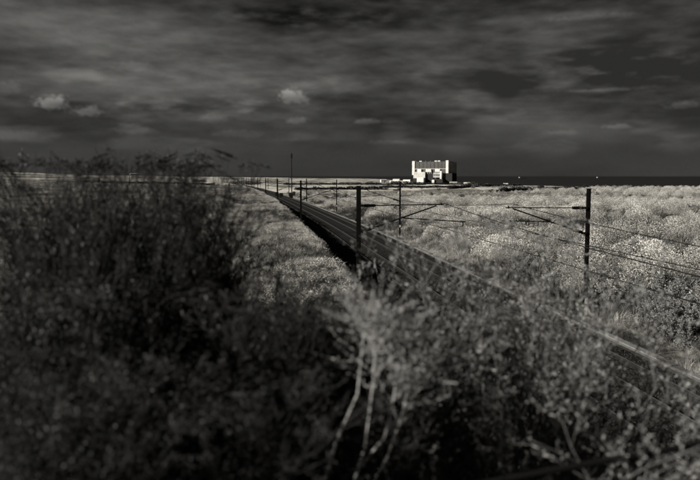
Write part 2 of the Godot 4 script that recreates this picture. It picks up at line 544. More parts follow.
func make_masts() -> void:
	var words := ["", "nearest", "second nearest", "third nearest", "fourth nearest", "fifth nearest"]
	# one mast, its arms pointing to local +X (towards the track)
	var h := 6.85
	var post := Shape.new()
	for f in [-0.085, 0.085]:
		post.box(Vector3(0, h / 2 - 0.4, f), Vector3(0.17, h + 0.8, 0.018))
	post.box(Vector3(0, h / 2 - 0.4, 0), Vector3(0.016, h + 0.8, 0.15))
	var post_mesh := post.mesh()
	var cap := box_mesh(Vector3(0, h + 0.012, 0), Vector3(0.25, 0.02, 0.25))
	var foot := box_mesh(Vector3(0, -0.26, 0), Vector3(0.7, 0.5, 0.7))
	var tie_ins := insulator(Vector3(0.28, 5.84, 0), Vector3(0.9, 5.85, 0))
	var strut_ins := insulator(Vector3(0.28, 4.52, 0), Vector3(0.9, 4.73, 0))
	var clamp_mesh := Shape.new()
	clamp_mesh.box(Vector3(0.19, 5.84, 0), Vector3(0.2, 0.12, 0.26))
	clamp_mesh.box(Vector3(0.19, 4.49, 0), Vector3(0.2, 0.12, 0.26))
	var tie := tube_mesh([Vector3(0.88, 5.85, 0), Vector3(4.55, 5.88, 0)], [0.03, 0.03], 6)
	var strut := tube_mesh([Vector3(0.88, 4.72, 0), Vector3(4.15, 5.82, 0)], [0.04, 0.04], 6)
	var pull := tube_mesh([Vector3(2.3, 5.19, 0), Vector3(5.75, 4.95, 0)], [0.032, 0.032], 6)
	var pull_drop := Shape.new()
	pull_drop.tube(PackedVector3Array([Vector3(5.6, 4.98, 0), Vector3(5.6, 4.7, 0)]), PackedFloat32Array([0.03, 0.03]), 6, true)
	pull_drop.tube(PackedVector3Array([Vector3(5.6, 4.72, 0), Vector3(4.25, 4.62, 0)]), PackedFloat32Array([0.02, 0.014]), 6, true)
	var push := tube_mesh([Vector3(2.1, 5.13, 0), Vector3(4.75, 5.2, 0)], [0.032, 0.032], 6)
	var push_drop := Shape.new()
	push_drop.tube(PackedVector3Array([Vector3(2.75, 5.15, 0), Vector3(2.75, 4.95, 0)]), PackedFloat32Array([0.03, 0.03]), 6, true)
	push_drop.tube(PackedVector3Array([Vector3(2.75, 4.96, 0), Vector3(4.2, 4.64, 0)]), PackedFloat32Array([0.02, 0.014]), 6, true)
	var hanger := tube_mesh([Vector3(4.4, 5.98, 0), Vector3(4.4, 5.84, 0)], [0.035, 0.035], 6)
	var plate := box_mesh(Vector3(0, 0.75, 0.102), Vector3(0.19, 0.28, 0.01))
	var band := box_mesh(Vector3(0, 0, 0.101), Vector3(0.15, 0.2, 0.008))
	var earth := box_mesh(Vector3(-0.12, 5.1, 0), Vector3(0.12, 0.14, 0.12))
	for side in [-1.0, 1.0]:
		var k := 0
		for d in mast_places(side):
			var label := ""
			var row := "left" if side < 0 else "right"
			if k == 0:
				label = "dark steel catenary mast behind the viewer on the %s side of the tracks" % row
			elif k <= 5:
				label = "%s dark steel catenary mast on the %s side of the railway" % [words[k], row]
			else:
				label = "tiny far-off catenary mast on the %s side where the tracks curve away" % row
			var at := on_line(d, side * MAST_SIDE, 0.0)
			at.y = maxf(height(at.x, -at.z) - 0.1, -0.1) if side > 0 else 0.05
			var t := thing("catenary_mast", label, "mast", at, "catenary masts along the railway")
			var ahead := on_line(d + 1.0, side * MAST_SIDE, 0) - on_line(d - 1.0, side * MAST_SIDE, 0)
			t.rotation.y = Basis.looking_at(ahead.normalized(), Vector3.UP).get_euler().y + (0.0 if side < 0 else PI)
			part("post", post_mesh, M.mast, t).scale = Vector3(1.25 if side < 0 else 1.0, 1.0, 1.25 if side < 0 else 1.0) if k < 4 else Vector3(1.5, 1.0, 1.5)
			part("tie_tube", tie, M.mast, t)
			part("strut_tube", strut, M.mast, t)
			if k <= 9:
				part("base", foot, M.concrete_dark, t)
				part("post_cap", cap, M.mast, t)
				part("clamp", clamp_mesh.mesh(), M.mast, t)
				part("insulator", tie_ins, M.insulator, t)
				part("insulator", strut_ins, M.insulator, t)
				part("wire_hanger", hanger, M.mast, t)
				part("earth_clamp", earth, M.mast, t)
				var pulls: bool = (k % 2 == 1) == (side < 0)
				part("registration_arm", pull if pulls else push, M.mast, t)
				part("steady_arm", pull_drop.mesh() if pulls else push_drop.mesh(), M.mast, t)
				if side > 0:
					if k == 1:
						for yy in [0.28, 0.85]:
							var b := part("white_band", band, M.white, t)
							b.position = Vector3(0.0, yy, 0.0)
							b.rotation.y = PI
							b.scale.y = 2.0 if yy < 0.5 else 1.4
					else:
						var pl := part("number_plate", plate, M.white, t)
						pl.rotation.y = PI
						pl.position.y = 0.6
				else:
					var pl := part("number_plate", plate, M.concrete_dark, t)
					pl.position.y = 0.5
			k += 1

func make_wires() -> void:
	for side in [-1.0, 1.0]:
		var t := thing("overhead_line", "thin overhead wires strung above the %s track" % ("left-hand" if side < 0 else "right-hand"), "overhead wires", Vector3.ZERO, "overhead lines of the railway")
		var places := mast_places(side)
		var contact := PackedVector3Array()
		var messenger := PackedVector3Array()
		var cr := PackedFloat32Array()
		var mr := PackedFloat32Array()
		for i in places.size() - 1:
			var a: float = places[i]
			var b: float = places[i + 1]
			var st := 0.2 * (1 if i % 2 else -1)
			for j in 12:
				var f := j / 12.0
				var d := lerpf(a, b, f)
				# wires hang straight between their supports
				var pa := on_line(a, side * TRACK_SIDE + st, 4.66)
				var pb := on_line(b, side * TRACK_SIDE - st, 4.66)
				var p := pa.lerp(pb, f)
				contact.append(p)
				cr.append(0.017)
				var sag := 4.0 * f * (1.0 - f)
				messenger.append(Vector3(p.x, 5.98 - 0.75 * sag, p.z))
				mr.append(0.017)
				if j % 2 == 1 and i < 5:
					part("dropper", tube_mesh([p, Vector3(p.x, 5.98 - 0.75 * sag, p.z)], [0.005, 0.005], 4), M.wire, t)
				if j % 2 == 1 and i < 2:
					part("dropper_clip", box_mesh(p + Vector3(0, 0.02, 0), Vector3(0.04, 0.06, 0.1)), M.wire, t)
		var s1 := Shape.new()
		s1.tube(contact, cr, 5)
		part("contact_wire", s1.mesh(), M.wire, t)
		var s2 := Shape.new()
		s2.tube(messenger, mr, 5)
		part("messenger_wire", s2.mesh(), M.wire, t)

# ---------------------------------------------------------------- plants
func leaf(s: Shape, p: Vector3, dir: Vector3, size: float, wide: float) -> void:
	var side := dir.cross(Vector3(rng.randf_range(-1, 1), rng.randf_range(-1, 1), rng.randf_range(-1, 1))).normalized()
	var up := side.cross(dir)
	var mid := p + dir * size * 0.5
	var tip := p + dir * size - up * size * 0.15
	var fold := up * size * 0.12
	s.tri(p, mid + side * size * wide + fold, tip)
	s.tri(p, tip, mid - side * size * wide + fold)

func grow(wood: Shape, leaves: Shape, p: Vector3, dir: Vector3, length: float, rad: float, level: int, q: Dictionary) -> void:
	var segs := 5 if level == 0 else (4 if level == 1 else 3)
	var pts := PackedVector3Array([p])
	var rads := PackedFloat32Array([rad])
	var dirs := [dir]
	var at := p
	var dr := dir
	var last: bool = level >= q.levels
	for i in segs:
		var bend: float = q.bend * (0.6 if level == 0 else 1.0)
		dr = (dr + Vector3(rng.randf_range(-1, 1), rng.randf_range(-0.7, 1), rng.randf_range(-1, 1)) * bend + Vector3.UP * q.lift).normalized()
		if at.y > q.get("cap", 1e9) :                # wind-clipped: shoots bend over at the top
			dr = Vector3(dr.x, -0.15, dr.z).normalized()
		at += dr * length / segs
		pts.append(at)
		dirs.append(dr)
		rads.append(maxf(rad * (1.0 - 0.8 * (i + 1) / segs), q.thin))
	wood.tube(pts, rads, 5 if level == 0 else (4 if level == 1 else 3))
	if level >= q.leaf_from:
		var n: float = q.leaves * length
		var count := int(n) + (1 if rng.randf() < n - int(n) else 0)
		for i in count:
			var f := rng.randf_range(0.15, 1.0) * segs
			var k := mini(int(f), segs - 1)
			var lp := pts[k].lerp(pts[k + 1], f - k)
			var ld: Vector3 = (dirs[k + 1] * 0.6 + Vector3(rng.randf_range(-1, 1), rng.randf_range(-0.4, 0.9), rng.randf_range(-1, 1))).normalized()
			leaf(leaves, lp, ld, q.leaf * rng.randf_range(0.6, 1.3), q.leaf_wide)
	if last:
		return
	var kids: int = q.kids[level]
	for i in kids:
		var f := (lerpf(q.bare if level == 0 else 0.15, 1.0, (i + rng.randf()) / kids)) * segs
		var k := mini(int(f), segs - 1)
		var bp := pts[k].lerp(pts[k + 1], f - k)
		var out := Vector3(rng.randf_range(-1, 1), rng.randf_range(-0.5, 0.8), rng.randf_range(-1, 1))
		var bd: Vector3 = dirs[k + 1]
		out = (out - bd * out.dot(bd)).normalized()
		grow(wood, leaves, bp, (bd + out * q.open).normalized(), length * q.shrink * rng.randf_range(0.6, 1.2) * (1.1 - 0.62 * f / segs), rads[k] * 0.62, level + 1, q)

func make_plant(q: Dictionary) -> Array:           # [wood mesh, foliage mesh], its foot at the origin
	rng.seed = q.seed
	var wood := Shape.new()
	var leaves := Shape.new()
	for i in q.stems:
		var a: float = TAU * (i + rng.randf() * 0.7) / q.stems
		var lean: float = q.spread * rng.randf_range(0.3, 1.0)
		var dir := Vector3(cos(a) * lean, 1.0, sin(a) * lean).normalized()
		grow(wood, leaves, Vector3(cos(a), 0, sin(a)) * 0.12 * q.height * q.spread - Vector3(0, 0.15, 0), dir, q.height * rng.randf_range(0.75, 1.05), q.rad, 0, q)
	return [wood.mesh(), leaves.mesh()]

func bulk_height(m: ArrayMesh) -> float:           # the height that nearly all of a plant stays under
	var y := PackedFloat32Array()
	for p in m.surface_get_arrays(0)[Mesh.ARRAY_VERTEX]:
		y.append(p.y)
	y.sort()
	return y[int(y.size() * 0.96)]

func put_plant(called: String, label: String, category: String, meshes: Array, wood: Material, foliage: Material, x: float, d: float, size: Vector3, turn: float, group := "") -> Node3D:
	var o := thing(called, label, category, ground_at(x, d, 0.0), group)
	o.rotation.y = turn
	part("stems", meshes[0], wood, o).scale = size
	part("foliage", meshes[1], foliage, o).scale = size
	return o

func grass_tuft(blades: int, tall: float, wide: float) -> ArrayMesh:
	var s := Shape.new()
	for i in blades:
		var a := rng.randf() * TAU
		var o := Vector3(cos(a), 0, sin(a))
		var b := o * rng.randf() * wide + Vector3(0, -0.05, 0)
		var h := tall * rng.randf_range(0.5, 1.0)
		var w := Vector3(-o.z, 0, o.x) * 0.012
		var m := b + o * h * 0.15 + Vector3(0, h * 0.6, 0)
		var t := b + o * h * rng.randf_range(0.35, 0.8) + Vector3(0, h, 0)
		s.col = Color.WHITE * rng.randf_range(0.7, 1.0)
		s.face(b - w, b + w, m + w * 0.8, m - w * 0.8)
		s.tri(m - w * 0.8, m + w * 0.8, t)
	return s.mesh()

func leafy_clump(count: int, wide: float, tall: float, size: float) -> ArrayMesh:
	var s := Shape.new()
	for k in 7:
		var a := rng.randf() * TAU
		var top := Vector3(cos(a) * wide * rng.randf() * 0.8, tall * rng.randf_range(0.6, 1.0), sin(a) * wide * rng.randf() * 0.8)
		s.col = Color.WHITE * 0.35
		s.tube(PackedVector3Array([Vector3(top.x * 0.2, -0.1, top.z * 0.2), top]), PackedFloat32Array([0.012, 0.004]), 3)
	for i in count:
		var u := Vector3(rng.randf_range(-1, 1), 0, rng.randf_range(-1, 1))
		if u.length() > 1.0:
			u = u.normalized() * rng.randf()
		var top := tall * sqrt(maxf(0.05, 1.0 - u.length_squared()))
		var p := Vector3(u.x * wide, top * pow(rng.randf(), 0.5), u.z * wide)
		s.col = Color.WHITE * rng.randf_range(0.6, 1.0)
		leaf(s, p, Vector3(u.x + rng.randf_range(-0.7, 0.7), rng.randf_range(-0.2, 0.8), u.z + rng.randf_range(-0.7, 0.7)).normalized(), size * rng.randf_range(0.6, 1.4), 0.32)
	return s.mesh()

func scatter_ground_cover() -> void:
	rng.seed = 303
	var tuft := grass_tuft(60, 0.5, 0.35)
	var long_tuft := grass_tuft(40, 1.0, 0.35)
	var clump := leafy_clump(420, 0.55, 0.55, 0.05)
	var tall_clump := leafy_clump(800, 0.75, 1.2, 0.06)
	# left bank and the plateau behind it
	var a1 := []
	var c1 := PackedColorArray()
	var a2 := []
	var c2 := PackedColorArray()
	for i in 80000:
		var d := 9.0 + 440.0 * pow(rng.randf(), 2.2)
		var s := -5.5 - (10.0 + d * 0.62) * pow(rng.randf(), 1.25)
		var x := xc(d) + s
		if absf(x / d) > 0.62:
			continue
		var patch := noise_b.get_noise_2d(x * 4.0, d * 4.0) + 0.6 * noise_c.get_noise_2d(x, d)
		var tr := Transform3D(Basis.from_euler(Vector3(rng.randf_range(-0.2, 0.2), rng.randf() * TAU, rng.randf_range(-0.2, 0.2))).scaled(Vector3.ONE * rng.randf_range(0.6, 1.25)), ground_at(x, d))
		if patch > 0.0 and rng.randf() < (0.6 if s > -10.0 else 0.2):
			a2.append(tr)
			c2.append(lin(clampf(0.24 + 0.3 * patch + (0.17 if s > -9.0 + 3.0 * patch else 0.0) + rng.randf_range(-0.08, 0.12), 0.05, 0.6)))  # weeds by the crest painted paler, as sunlit patches with a ragged edge
		else:
			a1.append(tr)
			c1.append(lin(clampf(0.22 + 0.3 * patch + rng.randf_range(-0.06, 0.08), 0.05, 0.55)))
	copies("bank_grass", tuft, M.tinted_leaf, a1, c1)
	copies("bank_weeds", clump, M.tinted_leaf, a2, c2)
	# right-hand slope: weeds and scrub in drifts
	var a3 := []
	var c3 := PackedColorArray()
	var a4 := []
	var c4 := PackedColorArray()
	var a5 := []
	var c5 := PackedColorArray()
	for i in 80000:
		var d := 20.0 + 290.0 * pow(rng.randf(), 1.5)
		var s := 5.0 + 170.0 * pow(rng.randf(), 1.5)
		var x := xc(d) + s
		if absf(x / d) > 0.62:
			continue
		var drift := 1.2 * noise_b.get_noise_2d(x * 2.0 + 33.0, d * 2.0) + 1.3 * noise_b.get_noise_2d(x * 11.0, d * 11.0) + 0.3 * noise_c.get_noise_2d(x, d)
		var g := ground_at(x, d)
		if g.y < -6.0:
			continue
		var tr := Transform3D(Basis.from_euler(Vector3(0, rng.randf() * TAU, 0)).scaled(Vector3.ONE * (0.5 + 1.5 * pow(rng.randf(), 2.0)) * (0.3 if s < 6.5 else (0.6 if s < 8.0 else 1.0)) * (0.6 if d > 170.0 and s < 110.0 else 1.0)), g)
		var k := rng.randf()
		if d > 215.0 and s < 115.0 and k > 0.2:
			continue
		if s > 9.0 and d + 60.0 * drift > 128.0:
			drift += 0.25                           # a bed of pale reeds with a ragged edge
		if s < 10.0 - 3.0 * drift:
			drift -= 0.28                           # coarse dead stalks beside the line
		if noise_b.get_noise_2d(x * 6.0 + 70.0, d * 6.0) < -0.13 and s > 8.0:
			drift = minf(drift, 0.0) - 0.32         # patches of darker, smaller plants
			tr.basis = tr.basis.scaled(Vector3.ONE * 0.7)
		if drift > 0.1 and s > 8.5:
			a3.append(tr)
			c3.append(lin(clampf(0.17 + 0.45 * drift + rng.randf_range(-0.07, 0.12), 0.05, 0.62)))
		elif k < 0.5:
			a4.append(tr)
			c4.append(lin(clampf(0.21 + 0.38 * drift + rng.randf_range(-0.07, 0.12), 0.05, 0.62)))
		else:
			a5.append(tr)
			c5.append(lin(clampf(0.20 + 0.38 * drift + rng.randf_range(-0.07, 0.12), 0.05, 0.62)))
	copies("scrub", tall_clump, M.tinted_leaf, a3, c3)
	copies("verge_weeds", clump, M.tinted_leaf, a4, c4)
	copies("verge_grass", long_tuft, M.tinted_leaf, a5, c5)
	# rough grass on the slope under the thicket
	var a6 := []
	var c6 := PackedColorArray()
	for i in 2600:
		var d := rng.randf_range(1.6, 15.0)
		var x := rng.randf_range(-0.62, 0.62) * d + rng.randf_range(-0.5, 0.5)
		if x - xc(d) > -5.6:
			continue
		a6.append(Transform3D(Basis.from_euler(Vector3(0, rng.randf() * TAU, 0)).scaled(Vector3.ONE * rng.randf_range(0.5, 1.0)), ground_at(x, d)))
		c6.append(lin(rng.randf_range(0.04, 0.14) if x < 0.0 else rng.randf_range(0.12, 0.3)))   # grass painted paler on the right to lift the shade there
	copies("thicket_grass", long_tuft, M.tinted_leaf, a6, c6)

func make_thicket() -> void:
	var dark_a := {"seed": 11, "cap": 1.85, "stems": 18, "height": 1.9, "spread": 0.45, "rad": 0.017, "levels": 3, "kids": [14, 9, 5], "bend": 0.20, "lift": 0.05, "thin": 0.0022, "open": 0.85, "shrink": 0.52, "bare": 0.12, "leaf_from": 2, "leaves": 5.0, "leaf": 0.022, "leaf_wide": 0.2}
	var dark_b := dark_a.duplicate()
	dark_b.merge({"seed": 12, "stems": 14, "spread": 0.65, "bend": 0.28, "leaves": 3.0}, true)
	var dark_c := dark_a.duplicate()
	dark_c.merge({"seed": 13, "stems": 16, "spread": 0.4, "leaves": 7.0}, true)
	var pa := make_plant(dark_a)
	var pb := make_plant(dark_b)
	var pc := make_plant(dark_c)
	var protos := [pa, pb, pc]
	var tops := [bulk_height(pa[0]), bulk_height(pb[0]), bulk_height(pc[0])]
	# x, distance, height scale, which, label
	var spots := [
		[-1.7, 5.2, 3.4, 0, "tallest dark twiggy shrub, its tips rising above the horizon on the left"],
		[-1.36, 5.3, 3.15, 1, "dark twiggy shrub just right of the tallest one, tips near the horizon"],
		[-1.95, 5.0, 2.75, 2, "dark upright shrub just left of the tallest one, tips touching the horizon"],
		[-1.5, 4.7, 2.9, 0, "dark spreading shrub just before the tallest one, tips touching the horizon"],
		[-1.72, 5.8, 3.5, 1, "dark shrub just behind the tallest one, tips mingling with it"],
		[-1.15, 4.9, 2.5, 2, "dark shrub right of the tall ones, sloping down towards the bank"],
		[-2.4, 5.6, 2.45, 1, "dark twiggy shrub left of the tall ones, tips below the horizon"],
		[-3.0, 6.0, 2.2, 2, "dark shrub at the far left edge behind the lower bushes"],
		[-2.4, 4.5, 2.0, 1, "low dark bush at the left edge in front of the taller shrubs"],
		[-1.75, 4.2, 2.3, 2, "low dark bush directly in front of the tallest twiggy shrub"],
		[-1.1, 4.3, 2.35, 0, "low dark bush in front of the tallest shrub, a little to its right"],
		[-0.78, 4.8, 2.4, 1, "dark tangled bush between the tallest shrub and the pale-stemmed sapling"],
		[-0.8, 5.9, 2.25, 0, "dark bush at the right end of the thicket, against the grassy bank"],
		[-0.3, 6.6, 2.2, 2, "small dark bush on the bank slope behind the pale-stemmed sapling"],
		[-0.85, 3.5, 1.7, 0, "low black bush at the bottom edge left of the pale stems"],
		[-1.35, 3.3, 1.75, 2, "low black bush at the bottom edge, midway to the left corner"],
		[-1.9, 3.4, 1.8, 1, "low black bush in the bottom left corner"],
		[-0.42, 4.3, 1.9, 2, "small dark bush at the foot of the pale-stemmed sapling"],
		[0.1, 5.2, 2.0, 0, "dark bush behind the pale stems, below the pale leaves"],
		[0.45, 4.5, 1.9, 1, "dark bush just right of the pale-stemmed sapling"],
		[0.75, 5.3, 2.3, 2, "dark bush between the pale-stemmed sapling and the airy shrubs"]]
	for k in spots.size():
		var p: Array = spots[k]
		var meshes: Array = protos[p[3]]
		var grown: float = p[2] / tops[p[3]]
		var wide: float = lerpf(p[2] / 2.2, 1.15, 0.5) * (0.72 if k < 6 else 1.0)
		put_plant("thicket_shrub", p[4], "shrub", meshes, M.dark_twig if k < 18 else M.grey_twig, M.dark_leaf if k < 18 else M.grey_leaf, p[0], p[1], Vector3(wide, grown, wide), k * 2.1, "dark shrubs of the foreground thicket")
	# the sapling with pale stems and pale leaves in the middle
	var pale := {"seed": 31, "stems": 4, "height": 2.0, "spread": 0.20, "rad": 0.017, "levels": 2, "kids": [9, 5], "bend": 0.10, "lift": 0.04, "thin": 0.002, "open": 0.6, "shrink": 0.34, "bare": 0.5, "leaf_from": 1, "leaves": 80.0, "leaf": 0.026, "leaf_wide": 0.24}
	rng.seed = 31
	var wood := Shape.new()
	var blades := Shape.new()
	var lines := [[[-0.10, -0.1, 0.0], [-0.15, 1.15, 0.0], [-0.07, 1.48, 0.04], [0.04, 1.75, 0.02], [0.06, 1.95, -0.03], [0.08, 2.15, -0.06]],
		[[-0.06, -0.1, 0.06], [-0.01, 1.15, 0.1], [0.08, 1.48, 0.1], [0.12, 1.85, 0.08], [0.13, 2.2, 0.12]],
		[[0.055, 1.36, 0.1], [0.18, 1.5, 0.04], [0.23, 1.72, 0.0], [0.27, 2.05, -0.02]],
		[[0.0, -0.1, -0.05], [0.1, 1.1, -0.1], [0.2, 1.3, -0.12], [0.27, 1.52, -0.12], [0.33, 1.82, -0.1]]]
	for ln in lines:
		var pts := PackedVector3Array()
		var rads := PackedFloat32Array()
		for k in ln.size():
			pts.append(Vector3(ln[k][0], ln[k][1], ln[k][2]))
			rads.append(lerpf(0.009, 0.0035, float(k) / (ln.size() - 1)))
		wood.tube(pts, rads, 7)
		for k in 40:
			var f := lerpf(pts.size() - 1.001, maxf(0.2, pts.size() - 2.2), pow(rng.randf(), 2.2))
			var i := int(f)
			var dir := Vector3(rng.randf_range(-1, 1), rng.randf_range(-0.1, 0.9), rng.randf_range(-1, 1)).normalized()
			grow(wood, blades, pts[i].lerp(pts[i + 1], f - i), dir, rng.randf_range(0.12, 0.36), 0.0018, 2, {"levels": 2, "bend": 0.2, "lift": 0.03, "thin": 0.0012, "leaf_from": 1, "leaves": 60.0, "leaf": 0.024, "leaf_wide": 0.24})
	var pp := [wood.mesh(), blades.mesh()]
	put_plant("pale_sapling", "leafy sapling with pale upright stems in the middle of the foreground", "sapling", pp, M.pale_bark, M.pale_leaf, 0.0, 3.5, Vector3(1.0, 0.9, 1.0), 0.0)
	var pale2 := pale.duplicate()
	pale2.merge({"seed": 32, "stems": 5, "spread": 0.35, "bare": 0.35}, true)
	var pp2 := make_plant(pale2)
	var top2 := bulk_height(pp2[1])
	put_plant("pale_sapling", "low pale-leaved sapling behind the pale stems, below the nearest left mast", "sapling", pp2, M.pale_bark, M.pale_leaf, 0.12, 5.8, Vector3(1.25, 2.5 / top2, 1.25), 1.7)
	put_plant("pale_sapling", "pale-leaved sapling right of the pale stems, against the dark trackbed", "sapling", pp2, M.pale_bark, M.pale_leaf, 0.55, 6.2, Vector3(1.25, 2.5 / top2, 1.25), 3.9)
	put_plant("pale_sapling", "pale-leaved sapling left of the pale stems, before the dark thicket's end", "sapling", pp2, M.pale_bark, M.pale_leaf, -0.1, 6.5, Vector3(1.3, 2.45 / top2, 1.3), 5.2)
	# thin shoots standing clear of the leaves
	var shoot := {"seed": 41, "stems": 4, "height": 1.9, "spread": 0.12, "rad": 0.008, "levels": 1, "kids": [3], "bend": 0.06, "lift": 0.02, "thin": 0.0025, "open": 0.5, "shrink": 0.15, "bare": 0.7, "leaf_from": 1, "leaves": 14.0, "leaf": 0.075, "leaf_wide": 0.3}
	var sh := make_plant(shoot)
	put_plant("slender_shoots", "slender shoots with a few small leaves in front of the nearest left mast", "shoots", sh, M.pale_bark, M.pale_leaf, 0.30, 7.4, Vector3(1.0, 3.1 / bulk_height(sh[1]), 1.0), 0.9)
	# loose airy shrubs on the right
	var airy := {"seed": 51, "cap": 1.7, "stems": 10, "height": 1.8, "spread": 0.5, "rad": 0.011, "levels": 3, "kids": [8, 5, 4], "bend": 0.18, "lift": 0.02, "thin": 0.0015, "open": 0.8, "shrink": 0.5, "bare": 0.2, "leaf_from": 2, "leaves": 26.0, "leaf": 0.022, "leaf_wide": 0.22}
	var qa := make_plant(airy)
	var airy2 := airy.duplicate()
	airy2.merge({"seed": 52, "stems": 10, "spread": 0.7}, true)
	var qb := make_plant(airy2)
	tops.append_array([bulk_height(qa[0]), bulk_height(qb[0])])
	var right := [
		[0.95, 5.6, 2.95, 0, "airy grey shrub right of the pale-leaved saplings, over the trackbed"],
		[1.45, 6.0, 3.0, 1, "tall airy grey shrub in the middle of the right foreground, over the trackbed"],
		[1.95, 6.6, 3.05, 0, "airy grey shrub right of the tall middle one, before the near rails"],
		[1.25, 4.6, 2.0, 1, "low airy shrub at the bottom edge left of the black cable"],
		[1.75, 5.0, 2.6, 0, "low airy shrub just above the middle of the black cable"],
		[2.35, 7.3, 2.6, 1, "rightmost airy grey shrub, thinning out over the near rails"]]
	for k in right.size():
		var p: Array = right[k]
		var grown: float = p[2] / (tops[3] if p[3] == 0 else tops[4])
		put_plant("airy_shrub", p[4], "shrub", qa if p[3] == 0 else qb, M.grey_twig, M.grey_leaf, p[0], p[1], Vector3(1.6, grown, 1.6), k * 1.3 + 0.5, "airy shrubs of the right foreground")
	var pale3 := pale.duplicate()
	pale3.merge({"seed": 35, "stems": 2, "spread": 0.08, "height": 1.7, "bare": 0.25, "rad": 0.011, "leaves": 20.0}, true)
	put_plant("young_sapling", "thin young sapling with one pale stem above the black cable", "sapling", make_plant(pale3), M.pale_bark, M.grey_leaf, 0.98, 4.3, Vector3(0.9, 0.95, 0.9), 0.0)

func make_shrubs() -> void:
	var q := {"seed": 61, "stems": 9, "height": 1.7, "spread": 0.75, "rad": 0.02, "levels": 2, "kids": [8, 6], "bend": 0.2, "lift": 0.03, "thin": 0.004, "open": 0.9, "shrink": 0.5, "bare": 0.15, "leaf_from": 1, "leaves": 60.0, "leaf": 0.065, "leaf_wide": 0.3}
	var a := make_plant(q)
	var q2 := q.duplicate()
	q2.merge({"seed": 62, "stems": 11, "spread": 1.0}, true)
	var b := make_plant(q2)
	var near := [
		[15.2, 32.0, 1.3, "leafy bush at the right edge beyond the concrete trough, nearest the viewer"],
		[16.9, 35.5, 1.5, "leafy bush at the right edge behind the nearest one"],
		[15.0, 38.5, 1.1, "leafy bush right of the nearest right mast, behind the short trackside post"],
		[18.6, 37.5, 1.3, "leafy bush at the right frame edge, farthest of the three there"],
		[17.4, 30.6, 1.3, "leafy bush in the lower right corner of the slope, outermost by the frame edge"],
		[14.2, 29.4, 0.9, "low leafy bush closest to the concrete trough at the right"],
		[13.0, 50.0, 1.1, "leafy bush left of the nearest right mast"],
		[21.0, 52.0, 1.4, "leafy bush on the slope right of the nearest right mast, under the wires"],
		[12.0, 70.0, 1.3, "leafy bush on the slope between the two nearest right masts"],
		[18.0, 92.0, 1.5, "leafy bush high on the slope right of the second nearest right mast"],
		[32.0, 80.0, 1.6, "leafy bush high on the right-hand slope"]]
	for k in near.size():
		var p: Array = near[k]
		put_plant("scrub_bush", p[3], "bush", a if k % 2 else b, M.dark_twig, M.mid_leaf, p[0], p[1], Vector3.ONE * p[2], k * 1.7, "bushes on the right-hand slope")
	rng.seed = 66
	var places := []
	var tints := PackedColorArray()
	while places.size() < 420:
		var d := rng.randf_range(27.0, 175.0)
		var x := xc(d) + rng.randf_range(9.5, 10.0 + d * 0.62)
		if x / d > 0.58 or noise_b.get_noise_2d(x * 2.6 + 12.0, d * 2.6) + rng.randf_range(-0.25, 0.25) < 0.0:
			continue
		var w := 0.35 + 0.6 * pow(rng.randf(), 1.8)
		places.append(Transform3D(Basis.from_euler(Vector3(0, rng.randf() * TAU, 0)).scaled(Vector3(w * 1.25, w, w * 1.25)), ground_at(x, d)))
		tints.append(lin(clampf(0.2 + 0.5 * noise_b.get_noise_2d(x * 4.0, d * 4.0) + rng.randf_range(-0.1, 0.14), 0.05, 0.5)))
	copies("scrub_foliage", b[1], M.tinted_leaf, places, tints)
	put_plant("dome_bush", "broad dark dome-shaped bush right of the tracks before the third right mast", "bush", b, M.dark_twig, M.dark_leaf, -3.0, 222.0, Vector3(2.6, 1.5, 2.4), 0.3)
	put_plant("round_bush", "round grey bush on the verge left of the second nearest right mast", "bush", a, M.dark_twig, M.mid_leaf, -1.0, 160.0, Vector3(1.5, 1.2, 1.5), 1.0)
	put_plant("round_bush", "smaller grey bush just behind the round verge bush", "bush", b, M.dark_twig, M.mid_leaf, 2.6, 172.0, Vector3(1.3, 1.0, 1.3), 2.0)
	rng.seed = 64
	for k in 34:
		var d := rng.randf_range(95.0, 420.0)
		var x := xc(d) + 12.0 + rng.randf() * (d * 0.45)
		var w := rng.randf_range(0.6, 1.3)
		put_plant("field_bush", "small dark bush dotted among the pale fields right of the railway", "bush", a if k % 2 else b, M.dark_twig, M.dark_leaf if k % 3 else M.mid_leaf, x, d, Vector3(w * 1.3, w * 0.8, w * 1.3), k * 0.9, "small bushes in the fields right of the railway")
	# far trees on the left skyline and low hedges of the coastal fields
	rng.seed = 71
	var lobes := Shape.new()
	for k in 9:
		var at := Vector3(rng.randf_range(-3.5, 3.5), rng.randf_range(0.2, 2.2), rng.randf_range(-2, 2))
		var w := rng.randf_range(1.0, 2.0)
		for i in 170:
			var u := Vector3(rng.randfn(), rng.randfn(), rng.randfn()).normalized() * sqrt(rng.randf())
			leaf(lobes, at + u * w, (u + Vector3(rng.randf_range(-1, 1), rng.randf_range(-0.5, 1), rng.randf_range(-1, 1))).normalized(), rng.randf_range(0.3, 0.7), 0.35)
	var crown := lobes.mesh()
	var trunk := tube_mesh([Vector3(0, -0.5, 0), Vector3(0.2, 1.2, 0.1), Vector3(0, 3.0, 0)], [0.3, 0.22, 0.08], 7)
	var far := [[-150.0, 690.0, 1.0, "small dark tree on the skyline left of where the railway vanishes"], [-120.0, 720.0, 1.1, "dark tree on the skyline above the vanishing tracks"],
		[-98.0, 640.0, 1.4, "broad dark tree on the skyline between the left masts"], [-92.0, 655.0, 1.2, "dark tree beside the broad one on the skyline"], [-265.0, 700.0, 0.6, "low dark tree on the left skyline behind the shrub tips"],
		[-142.0, 640.0, 0.7, "low dark tree on the skyline right of the shrub tips"], [60.0, 900.0, 1.2, "dark tree clump left of the white sheds"], [20.0, 700.0, 0.9, "low dark tree in the pale fields left of the power station"]]
